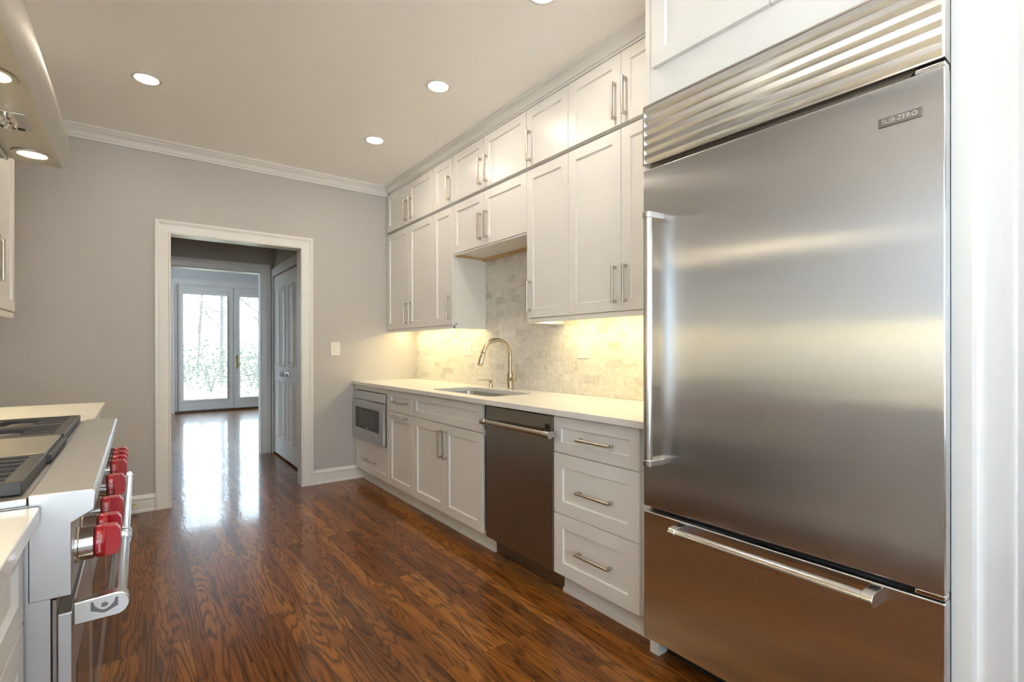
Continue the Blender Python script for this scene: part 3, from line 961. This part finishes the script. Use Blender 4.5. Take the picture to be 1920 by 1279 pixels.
# ------------------------------------------------------------------ left side: counters, cabinets
XLF = -0.165
GL = 'white base cabinets on the range side'
XLB = XL + 0.0015
cabinet('base_cabinet', 'white drawer-over-door base cabinet closest to the camera beside the range', 0.70, 1.272, 0.113, 0.883, XLF, XLB, 1,
        [dict(kind='drawer', y0=0.702, y1=1.270, z0=0.709, z1=0.878, rail=0.048), dict(kind='door', y0=0.702, y1=1.270, z0=0.115, z1=0.704)], GL, toe=True)
cabinet('base_cabinet', 'white base cabinet behind the camera position', -0.5, 0.698, 0.113, 0.883, XLF, XLB, 1,
        [dict(kind='drawer', y0=-0.498, y1=0.696, z0=0.709, z1=0.878), dict(kind='door', y0=-0.498, y1=0.098, z0=0.115, z1=0.704), dict(kind='door', y0=0.101, y1=0.696, z0=0.115, z1=0.704)], GL, toe=True)
cabinet('base_cabinet', 'white base cabinet on the far side of the range', 2.575, 3.592, 0.113, 0.883, XLF, XLB, 1,
        [dict(kind='drawer', y0=2.577, y1=3.590, z0=0.709, z1=0.878), dict(kind='door', y0=2.577, y1=3.082, z0=0.115, z1=0.704), dict(kind='door', y0=3.086, y1=3.590, z0=0.115, z1=0.704)], GL, toe=True)
GC = 'white counters either side of the range'
tag(MB().box(XLB + 0.01, -0.143, -0.5, 1.268, 0.884, ZCT).build('countertop', M['quartz'], bevel=0.003), 'white quartz counter corner in front of the range, at the lower left', 'countertop', GC)
tag(MB().box(XLB + 0.01, -0.143, 2.572, 3.615, 0.884, ZCT).build('countertop', M['quartz'], bevel=0.003), 'white quartz counter beyond the far end of the range', 'countertop', GC)
XLU = -0.50
cabinet('wall_cabinet', 'white two-door wall cabinet beyond the hood at the left edge', 2.592, 3.630, ZL0, 2.705, XLU, XLB, 1,
        [dict(kind='door', y0=2.594, y1=3.100, z0=ZL0 + 0.002, z1=2.70, pull=(3.055, 1.602, 0.187, True)),
         dict(kind='door', y0=3.103, y1=3.628, z0=ZL0 + 0.002, z1=2.70, pull=(3.150, 1.602, 0.187, True))], 'white wall cabinets on the range side', rail_h=0.028)
cabinet('wall_cabinet', 'white wall cabinet above the counter beside the camera', 0.20, 1.268, ZL0, 2.705, XLU, XLB, 1,
        [dict(kind='door', y0=0.202, y1=0.73, z0=ZL0 + 0.002, z1=2.70), dict(kind='door', y0=0.733, y1=1.266, z0=ZL0 + 0.002, z1=2.70)], 'white wall cabinets on the range side', rail_h=0.028)
for yy, ln, lab in ((3.11, 0.98, 'glowing strip lamp under the range-side wall cabinet by the hood'), (0.735, 1.0, 'glowing strip lamp under the wall cabinet beside the camera')):
    c = copy_tree(su); c.location = (-0.64, yy, ZL0 + 0.0135); c['label'] = lab; c.scale = (1, ln / 0.40, 1)

# ------------------------------------------------------------------ range
RY0, RY1 = 1.280, 2.566
rg = thing('range_cooker', 'wide stainless range with red knobs between the white counters', 'range', (-0.45, (RY0 + RY1) / 2, 0))
bb = MB(); bb.box(XL + 0.012, -0.130, RY0, RY1, 0.10, 0.915)
bb.build('body', M['steel_r'], rg, 0.001)
MB().box(-0.70, -0.20, RY0 + 0.01, RY1 - 0.01, 0.001, 0.10).build('toe_panel', M['black'], rg)
pan = MB(); pan.prism([(-0.160, 0.735), (-0.1005, 0.735), (-0.1005, 0.872), (-0.067, 0.892), (-0.0645, 0.926), (-0.069, 0.932), (-0.160, 0.934)], 1, RY0 - 0.002, RY1 + 0.002)
pan.build('control_panel', M['steel_r'], rg, 0.002)
MB().box(XL + 0.012, -0.162, RY0, RY1, 0.9155, 0.929).build('cooktop', M['steel_r'], rg, 0.001)
# grates
def grate(y0, y1, n):
    g = MB(); x0, x1 = -0.735, -0.172
    zt, zb = 0.957, 0.931
    w = 0.026
    g.box(x1 - w, x1, y0, y1, zb, zt); g.box(x0, x0 + w, y0, y1, zb, zt)
    g.box(x0 + w, x1 - w, y0, y0 + 0.017, zb, zt); g.box(x0 + w, x1 - w, y1 - 0.017, y1, zb, zt)
    xm = (x0 + x1) / 2
    g.box(xm - 0.012, xm + 0.012, y0 + 0.017, y1 - 0.017, zb, zt)
    for half in ((x0 + w, xm - 0.012), (xm + 0.012, x1 - w)):
        k = n
        for i in range(1, k):
            yy = y0 + (y1 - y0) * i / k
            c = abs(i - k / 2) < 0.6
            a, b_ = half
            mid = (a + b_) / 2
            for p, q in ((a, mid - 0.045), (mid + 0.045, b_)) if not (i in (1, k - 1)) else ((a, b_),):
                g.box(p, q, yy - 0.0045, yy + 0.0045, zt - 0.018, zt - 0.001)
    g.build('grate', M['iron'], rg, 0.0025)
    for cx_ in ((x0 + xm) / 2, (x1 + xm) / 2):
        MB().lathe([(0.055, 0.0), (0.055, 0.008), (0.040, 0.010), (0.040, 0.017), (0.032, 0.020)], (cx_, (y0 + y1) / 2, 0.9292)).build('burner', M['iron'], rg, smooth=True)
grate(1.312, 1.636, 6)
grate(1.985, 2.250, 6)
grate(2.254, 2.520, 6)
gr = MB(); gr.box(-0.735, -0.176, 1.650, 1.972, 0.931, 0.957)
gr.build('griddle_cover', M['griddle'], rg, 0.004)
MB().box(-0.1755, -0.165, 1.644, 1.978, 0.931, 0.950).build('griddle_trough', M['iron'], rg, 0.002)
# knobs
def knob(y, z=0.806, oven=False):
    bz = MB().lathe([(0.0, 0.0), (0.036, 0.0003), (0.036, 0.004), (0.033, 0.006), (0.033, 0.028), (0.030, 0.030)], (-0.1003, y, z), 0, 40).build('bezel', M['chrome'] if oven else M['steel_x'], rg, smooth=True)
    k = MB()
    k.lathe([(0.031, 0.0305), (0.0325, 0.032), (0.0325, 0.045), (0.0315, 0.047)], (-0.1003, y, z), 0, 40)
    # grip bar across the face, rounded in plan
    s_ = [(-0.1003 + 0.044, -0.0315), (-0.1003 + 0.064, -0.030), (-0.1003 + 0.0705, -0.020), (-0.1003 + 0.072, 0.0), (-0.1003 + 0.0705, 0.020), (-0.1003 + 0.064, 0.030), (-0.1003 + 0.044, 0.0315)]
    A = []
    for half in (-0.0135, 0.0135):
        A.append([k.bm.verts.new((x, y + half * (1.0 if x < -0.045 else 0.85), z + u)) for x, u in s_])
    k.face(A[0]); k.face(A[1][::-1])
    for i in range(len(s_)):
        k.face([A[0][i], A[1][i], A[1][(i + 1) % len(s_)], A[0][(i + 1) % len(s_)]])
    o = k.build('knob', M['red'], rg, 0.0035, seg=3)
    return o
KY = [1.358, 1.448, 1.612, 1.895, 2.140, 2.227, 2.323, 2.404]
for i, y in enumerate(KY):
    ko = knob(y, 0.806, oven=(i in (2, 3)))
    # print on the skirt, on the side turned to the room
    for txt, ang, dx in ((('LO', 28, 0.0385), ('SIMMER', -12, 0.0385)) if i not in (2, 3) else (('400', 30, 0.0395), ('350', 2, 0.0395), ('300', -26, 0.0395))):
        a = math.radians(ang)
        n_ = Vector((0, -math.cos(a), math.sin(a)))            # outward
        p = Vector((-0.1003 + dx, y, 0.806)) + n_ * 0.0326
        ux = Vector((0, math.sin(a), math.cos(a)))             # reading direction runs up the skirt
        uy = n_.cross(ux)
        mtx = Matrix.Translation(p) @ Matrix((ux, uy, n_)).transposed().to_4x4()
        letters(txt, 0.0095 if len(txt) < 4 else 0.0052, 0.0002, mtx, 'lettering', M['marks'], ko)
# oven doors
def oven(y0, y1, wide):
    d = MB().box(-0.1225, -0.1, y0, y1, 0.125, 0.700).build('oven_door', M['steel_r'], rg, 0.003)
    MB().box(-0.0999, -0.0985, y0 + 0.075, y1 - 0.075, 0.25, 0.56).build('window', M['darkglass'], d, 0.001)
    hz, hx = 0.693, -0.034
    h = MB(); h.tube([(hx, y0 + 0.020, hz), (hx, y1 - 0.020, hz)], 0.0165, 24); h.build('handle', M['steel_x'], d, smooth=True)
    for yy in (y0 + 0.004, y1 - 0.030):
        e_ = MB()
        o_ = [(hx + 0.0215 * math.cos(math.radians(-90 + a)), hz + 0.0235 * math.sin(math.radians(-90 + a))) for a in range(0, 181, 15)]
        e_.prism(o_ + [(-0.0998, hz + 0.020), (-0.0998, hz - 0.024)], 1, yy, yy + 0.026)
        eo = e_.build('handle_bracket', M['steel_x'], d, 0.003)
        if yy < 1.3:
            w = MB()
            for fl_ in (1, -1):
                w.prism([(-0.053 + fl_ * a, hz + 0.001 + c) for a, c in ((0.004, -0.0115), (0.021, -0.0035), (0.021, 0.013), (0.0175, 0.0135), (0.0145, 0.004), (0.009, -0.002), (0.004, -0.005), (0.0, -0.006), (0.0, -0.0125))], 1, yy - 0.0008, yy + 0.001)
            w.prism([(-0.0585, hz + 0.001), (-0.053, hz - 0.001), (-0.0475, hz + 0.002), (-0.047, hz + 0.007), (-0.050, hz + 0.0065), (-0.051, hz + 0.011), (-0.0535, hz + 0.0075), (-0.056, hz + 0.010), (-0.0575, hz + 0.006)], 1, yy - 0.0008, yy + 0.001)
            w.build('emblem', M['badge'], eo)
oven(1.286, 1.745, False)
oven(1.752, 2.562, True)
MB().box(-0.128, -0.1225, RY0 + 0.004, RY1 - 0.004, 0.12, 0.73).build('door_recess', M['steel_d'], rg)

# ------------------------------------------------------------------ hood
HY0_, HY1_ = 1.276, 2.568
XH = XL + 0.012
hd_ = thing('range_hood', 'large stainless range hood with lit underside above the range', 'hood', (-0.5, 1.92, 1.889))
prof = [(XH, 1.915), (-0.245, 1.894), (-0.2255, 1.889), (-0.221, 1.905), (-0.212, 1.94), (-0.206, 1.975), (-0.205, 2.00), (-0.211, 2.03), (-0.222, 2.062), (-0.236, 2.095),
        (-0.262, 2.19), (-0.290, 2.32), (-0.322, 2.48), (-0.345, 2.60), (-0.345, ZC - 0.003), (XH, ZC - 0.003)]
hs = MB()
prof_shell = prof
hs.prism(prof_shell, 1, HY0_, HY1_)
hs.build('shell', M['hood'], hd_, smooth=True)
fl = MB(); fl.box(XH + 0.05, -0.375, HY0_ + 0.03, HY1_ - 0.03, 1.885, 1.8995)
fl.build('baffle_filter', M['steel_d'], hd_, 0.001)
fe = MB(); fe.box(-0.374, -0.366, HY0_ + 0.02, HY1_ - 0.02, 1.884, 1.903); fe.build('filter_edge', M['steel_x'], hd_, 0.001)
def zline(x):    # underside height at x
    return 1.894 + (x + 0.245) * (1.915 - 1.894) / (XH + 0.245)
for yy in (2.455, 1.80, 1.42):
    xx = -0.293
    zz = zline(xx)
    ring = MB().lathe([(0.056, 0.001), (0.056, -0.004), (0.050, -0.006), (0.040, -0.005), (0.037, -0.001)], (xx, yy, zz)).build('lamp_trim', M['hood'], hd_, smooth=True)
    MB().lathe([(0.037, -0.001), (0.036, -0.003), (0.025, -0.006), (0.0, -0.0075)], (xx, yy, zz)).build('bulb', M['hoodlamp'], ring, smooth=True)
cr = MB(); xx, yy = -0.300, 2.13
zz = zline(xx)
cr.box(xx - 0.045, xx + 0.040, yy - 0.075, yy + 0.075, zz - 0.004, zz + 0.001)
crp = cr.build('control_recess', M['steel_x'], hd_, 0.002)
kb = MB()
for q in (-0.045, -0.005, 0.038):
    kb.lathe([(0.016, 0.0), (0.016, -0.010), (0.012, -0.014), (0.0, -0.015)], (xx - 0.006, yy + q, zz - 0.004), 2, 12)
kb.build('control_buttons', M['chrome'], crp, smooth=True)
MB().box(xx - 0.032, xx + 0.022, yy + 0.056, yy + 0.07, zz - 0.006, zz - 0.0041).build('recess_shadow', M['black'], crp)

# ------------------------------------------------------------------ ceiling lamps
rl = thing('recessed_light', 'lit recessed ceiling lamp nearest the wall cabinets and the camera', 'ceiling light', (1.425, 2.665, ZC), 'recessed ceiling lamps')
MB().lathe([(0.074, -0.0005), (0.074, -0.003), (0.068, -0.005), (0.058, -0.004), (0.0565, -0.0012)], (1.425, 2.665, ZC), 2, 40).build('trim_ring', M['trim'], rl, smooth=True)
MB().lathe([(0.0565, -0.0012), (0.056, -0.0022), (0.0, -0.0024)], (1.425, 2.665, ZC), 2, 40).build('lens', M['can'], rl, smooth=True)
for x, y, lab in ((1.412, 3.64, 'lit recessed ceiling lamp closest to the far wall over the sink counter'),
                  (0.045, 3.62, 'lit recessed ceiling lamp beside the hood, over the doorway'),
                  (1.42, 1.69, 'recessed ceiling lamp over the dishwasher side of the aisle'),
                  (0.045, 0.75, 'recessed ceiling lamp above the camera'),
                  (0.10, -1.3, 'unseen recessed ceiling lamp added for light behind the camera'),  # this and the next are out of view, added to light the room
                  (2.2, -1.3, 'unseen recessed ceiling lamp added for light by the rear window')):
    c = copy_tree(rl); c.location = (x, y, ZC); c['label'] = lab

# ------------------------------------------------------------------ small floor things
def floor_vent(x0, x1, y0, y1, label, group):
    v = thing('floor_vent', label, 'floor vent', ((x0 + x1) / 2, (y0 + y1) / 2, 0), group)
    MB().box(x0, x1, y0, y1, 0.0002, 0.003).build('plate', M['floorvent'], v, 0.001)
    n = max(3, int((x1 - x0) / 0.028))
    s_ = MB()
    for i in range(n):
        a = x0 + 0.012 + (x1 - x0 - 0.024) * i / n
        s_.box(a, a + (x1 - x0 - 0.024) / n * 0.62, y0 + 0.018, y1 - 0.018, 0.0031, 0.0036)
    s_.build('slots', M['black'], v)
floor_vent(-0.30, 0.012, 4.535, 4.625, 'brown floor vent by the baseboard left of the doorway', 'floor vents')
floor_vent(0.96, 1.30, 11.10, 11.20, 'floor vent in front of the glazed garden doors', 'floor vents')
ds = thing('door_stop', 'small brass door stop on the baseboard left of the doorway', 'door stop', (-0.021, YW - 0.015, 0.064))
MB().lathe([(0.011, 0.0), (0.011, -0.004), (0.005, -0.007), (0.005, -0.035), (0.0085, -0.037), (0.0085, -0.046), (0.006, -0.048)], (-0.021, YW - 0.0145, 0.064), 1, 18).build('stem', M['brass'], ds, smooth=True)

# ------------------------------------------------------------------ hall double door (panelled leaves)
def panel_leaf(name, y0, y1, xf, label):
    z0, z1 = 0.022, 2.052
    b = MB(); bm = b.bm
    b.box(xf, xf + 0.035, y0, y1, z0, z1)
    st = 0.075
    w = (y1 - y0 - 3 * st) / 2
    for zz0, zz1 in ((0.225, 0.86), (1.03, 1.90)):
        for k in range(2):
            a = y0 + st + k * (w + st)
            ring = [(a, zz0), (a + w, zz0), (a + w, zz1), (a, zz1)]
            def rg_(i, x): return [bm.verts.new((x, p[0] + (i if j in (0, 3) else -i), p[1] + (i if j < 2 else -i))) for j, p in enumerate(ring)]
            R = [rg_(-0.006, xf - 0.0002), rg_(0.0, xf - 0.009), rg_(0.012, xf - 0.009), rg_(0.020, xf - 0.0005), rg_(0.024, xf - 0.0005), rg_(0.050, xf - 0.008)]
            for i in range(5):
                for q in range(4):
                    b.face([R[i][q], R[i][(q + 1) % 4], R[i + 1][(q + 1) % 4], R[i + 1][q]])
            b.face(R[5])
    o = b.build(name, M['trim']); struct(o, label)
    return o
XD = 1.266
d2 = panel_leaf('door_2', 5.762, 6.395, XD, 'white panelled closet door leaf with crystal knob in the hall')
d3 = panel_leaf('door_3', 5.125, 5.758, XD, 'white panelled closet door leaf closest to the kitchen doorway')
for zz in (0.28, 1.04, 1.86):
    MB().box(XD - 0.008, XD + 0.002, 6.386, 6.405, zz - 0.055, zz + 0.055).build('hinge', M['nickel'], d2, 0.002)
for dd_, yy in ((d2, 5.805), (d3, 5.715)):
    MB().lathe([(0.032, 0.0), (0.032, -0.005), (0.020, -0.009), (0.011, -0.012), (0.010, -0.03)], (XD - 0.0005, yy, 0.945), 0, 20).build('rosette', M['chrome'], dd_, smooth=True)
    MB().lathe([(0.012, -0.030), (0.024, -0.038), (0.029, -0.050), (0.026, -0.062), (0.014, -0.068)], (XD - 0.0005, yy, 0.945), 0, 8).build('knob', M['crystal'], dd_)
hc = MB()
for a, b_ in ((6.398, YH - 0.024), (5.03, 5.122)):
    hc.box(1.240, 1.262, a, b_, 0, 2.145)
hc.box(1.240, 1.262, 5.03, YH - 0.024, 2.058, 2.145)
hc.box(1.238, 1.262, 5.03, YH - 0.024, 2.127, 2.147)
struct(hc.build('trim_8', M['trim'], bevel=0.002))
struct(MB().box(1.31, 1.6, 5.1, 6.43, 0, 2.07).build('wall_closet_inside', M['black']))

# ------------------------------------------------------------------ glazed garden doors
def garden_door(name, x0, x1, label, handle=False):
    z0, z1 = 0.035, 2.470
    ya, yb = Y3 + 0.030, Y3 + 0.075
    st = 0.105 if handle is False else 0.105
    b = MB()
    gx0, gx1, gz0, gz1 = x0 + st, x1 - st, 0.225, 2.345
    b.box(x0, gx0, ya, yb, z0, z1); b.box(gx1, x1, ya, yb, z0, z1); b.box(gx0, gx1, ya, yb, z0, gz0); b.box(gx0, gx1, ya, yb, gz1, z1)
    # glazing bead
    t = 0.014
    b.box(gx0 - 0.012, gx0 + 0.006, ya - t, ya, gz0 - 0.012, gz1 + 0.012); b.box(gx1 - 0.006, gx1 + 0.012, ya - t, ya, gz0 - 0.012, gz1 + 0.012)
    b.box(gx0, gx1, ya - t, ya, gz0 - 0.012, gz0 + 0.006); b.box(gx0, gx1, ya - t, ya, gz1 - 0.006, gz1 + 0.012)
    o = b.build(name, M['trim'], bevel=0.002); struct(o, label)
    MB().box(gx0 - 0.004, gx1 + 0.004, Y3 + 0.060, Y3 + 0.065, gz0 - 0.004, gz1 + 0.004).build('glass', M['pane'], o)
    s_ = MB()
    n = 74
    for i in range(n):
        zz = gz0 + 0.03 + (gz1 - gz0 - 0.11) * i / (n - 1)
        s_.prism([(ya + 0.003, zz - 0.0035), (ya + 0.023, zz + 0.0025), (ya + 0.023, zz + 0.0035), (ya + 0.003, zz - 0.0025)], 0, gx0 + 0.012, gx1 - 0.012)
    for k in (0.14, 0.5, 0.86):
        xx = gx0 + (gx1 - gx0) * k
        s_.box(xx - 0.004, xx + 0.004, ya + 0.001, ya + 0.0025, gz0 + 0.02, gz1 - 0.06)
    s_.box(gx0 + 0.01, gx1 - 0.01, ya + 0.001, ya + 0.026, gz0 + 0.006, gz0 + 0.020)
    s_.build('blind', M['blind'], o)
    MB().box(gx0 + 0.004, gx1 - 0.004, ya - 0.006, ya + 0.027, gz1 - 0.055, gz1 - 0.004).build('blind_headrail', M['blind'], o)
    if handle:
        MB().box(x0 + 0.035, x0 + 0.070, ya - 0.006, ya - 0.0002, 0.83, 1.10).build('handle_plate', M['brass'], o, 0.003)
        MB().tube([(x0 + 0.052, ya - 0.006, 0.90), (x0 + 0.052, ya - 0.04, 0.90), (x0 + 0.06, ya - 0.045, 0.90), (x0 + 0.15, ya - 0.045, 0.915)], 0.008, 10).build('handle', M['brass'], o, smooth=True)
    return o
_d4 = garden_door('door_4', 0.592, 1.540, 'fixed white glazed garden door with blinds, on the hinge side')
garden_door('door_5', 1.548, 2.496, 'white glazed garden door with brass handle', True)
MB().box(1.530, 1.565, Y3 + 0.076, Y3 + 0.10, 0.035, 2.47).build('astragal', M['trim'], _d4)
gj = MB(); gj.box(0.562, 0.590, Y3 - 0.001, Y3 + 0.13, 0, 2.498); gj.box(2.498, 2.538, Y3 - 0.001, Y3 + 0.13, 0, 2.498); gj.box(0.590, 2.498, Y3 - 0.001, Y3 + 0.13, 2.473, 2.498)
struct(gj.build('trim_9', M['trim']))
struct(casing(0.562, 2.538, 2.498, Y3, -1, 0.085, 'trim_10').build('trim_10', M['trim']))
struct(MB().box(0.56, 2.54, Y3 - 0.03, Y3 + 0.14, 0.0005, 0.032).build('trim_11', M['floorvent']), 'dark threshold under the garden doors')

# ------------------------------------------------------------------ garden
struct(MB().box(-30, 30, Y3 + 0.3, 60, -0.32, -0.22).build('ground_garden', M['grass']))
struct(MB().box(-30, 30, -40, YS - 0.3, -0.32, -0.22).build('ground_rear', M['bounce_ground']))  # unseen ground, made pale to throw daylight onto the ceiling


def shrub(x, y, r, h, m, label, n=900):
    b = MB(); bm = b.bm
    for i in range(n):
        u = random.random() ** 0.4
        th = random.uniform(0, 2 * PI); ph = math.acos(random.uniform(-0.9, 1))
        lump = 1 + 0.25 * math.sin(3 * th + x) * math.sin(2 * ph)
        p = Vector((x + r * u * lump * math.sin(ph) * math.cos(th), y + r * u * lump * math.sin(ph) * math.sin(th), -0.25 + h * 0.5 + h * 0.5 * u * math.cos(ph)))
        s = random.uniform(0.03, 0.075)
        q = Euler((random.uniform(0, PI), random.uniform(0, PI), random.uniform(0, PI))).to_matrix()
        v = [bm.verts.new(p + q @ Vector(c) * s) for c in ((-1, 0, 0), (0, -0.45, 0), (1, 0, 0.2), (0, 0.45, 0))]
        b.face(v)
    rt = thing('shrub', label, 'shrub', (x, y, -0.22), 'shrubs beyond the garden doors')
    me_o = b.build('foliage', m, rt)
    st = MB()
    for k in range(4):
        a = k * 1.6 + x
        st.tube([(x, y, -0.22), (x + 0.3 * r * math.cos(a), y + 0.3 * r * math.sin(a), h * 0.3), (x + 0.6 * r * math.cos(a), y + 0.6 * r * math.sin(a), h * 0.6)], [0.03, 0.02, 0.008], 6)
    st.build('stems', M['bark'], rt)


for x, y, r, h, m, lab in ((0.1, 18.4, 0.85, 1.45, 'leaf2', 'low olive shrub at the left of the garden door view'),
                           (1.95, 19.6, 0.85, 1.8, 'leaf', 'dark green shrub in the middle of the fixed garden door'),
                           (3.15, 17.6, 0.85, 1.75, 'leaf', 'dark evergreen shrub seen through the handled garden door'),
                           (4.9, 19.6, 0.95, 1.9, 'leaf2', 'olive shrub at the right of the garden door view'),
                           (1.0, 22.4, 0.95, 1.9, 'leaf', 'dark green shrub standing behind the others in the garden'),
                           (3.6, 22.4, 1.1, 2.1, 'leaf2', 'tall olive shrub at the back of the garden')):
    shrub(x, y, r, h, M[m], lab)


def tree(x, y, h, r, lean, label):
    rt = thing('bare_tree', label, 'tree', (x, y, -0.22), 'bare trees beyond the garden doors')
    b = MB()
    top = Vector((x + lean * h, y, h))
    base = Vector((x, y, -0.22))
    mid = base.lerp(top, 0.5) + Vector((random.uniform(-0.15, 0.15), 0, 0))
    b.tube([base, mid, top], [r, r * 0.7, r * 0.25], 8)
    b.build('trunk', M['bark'], rt, smooth=True)
    br = MB()
    def grow(p, d, l, rr_, depth):
        e_ = p + d * l
        br.tube([p, p.lerp(e_, 0.5) + Vector((random.uniform(-.06, .06) * l, 0, random.uniform(0, .08) * l)), e_], [rr_, rr_ * 0.75, rr_ * 0.45], 5)
        if depth:
            for _ in range(3):
                nd = (d + Vector((random.uniform(-.8, .8), random.uniform(-.8, .8), random.uniform(-.1, .7)))).normalized()
                grow(p.lerp(e_, random.uniform(0.5, 1)), nd, l * 0.62, rr_ * 0.55, depth - 1)
    for k in range(9):
        t = 0.25 + 0.7 * k / 9
        p = base.lerp(top, t)
        a = random.uniform(0, 2 * PI)
        grow(p, Vector((math.cos(a), math.sin(a), 0.5)).normalized(), h * 0.16, r * 0.3, 2)
    br.build('branches', M['bark'], rt)


for x, y, h, r, ln, lab in ((0.85, 27, 8, 0.07, 0.0, 'thin bare tree at the left of the fixed garden door'),
                            (2.5, 31, 9, 0.09, 0.01, 'thin bare tree in the middle of the fixed garden door'),
                            (2.95, 25.5, 9, 0.13, 0.0, 'stout bare tree by the edge of the fixed garden door'),
                            (5.0, 28.5, 9, 0.2, 0.09, 'leaning bare tree seen through the handled garden door')):
    tree(x, y, h, r, ln, lab)
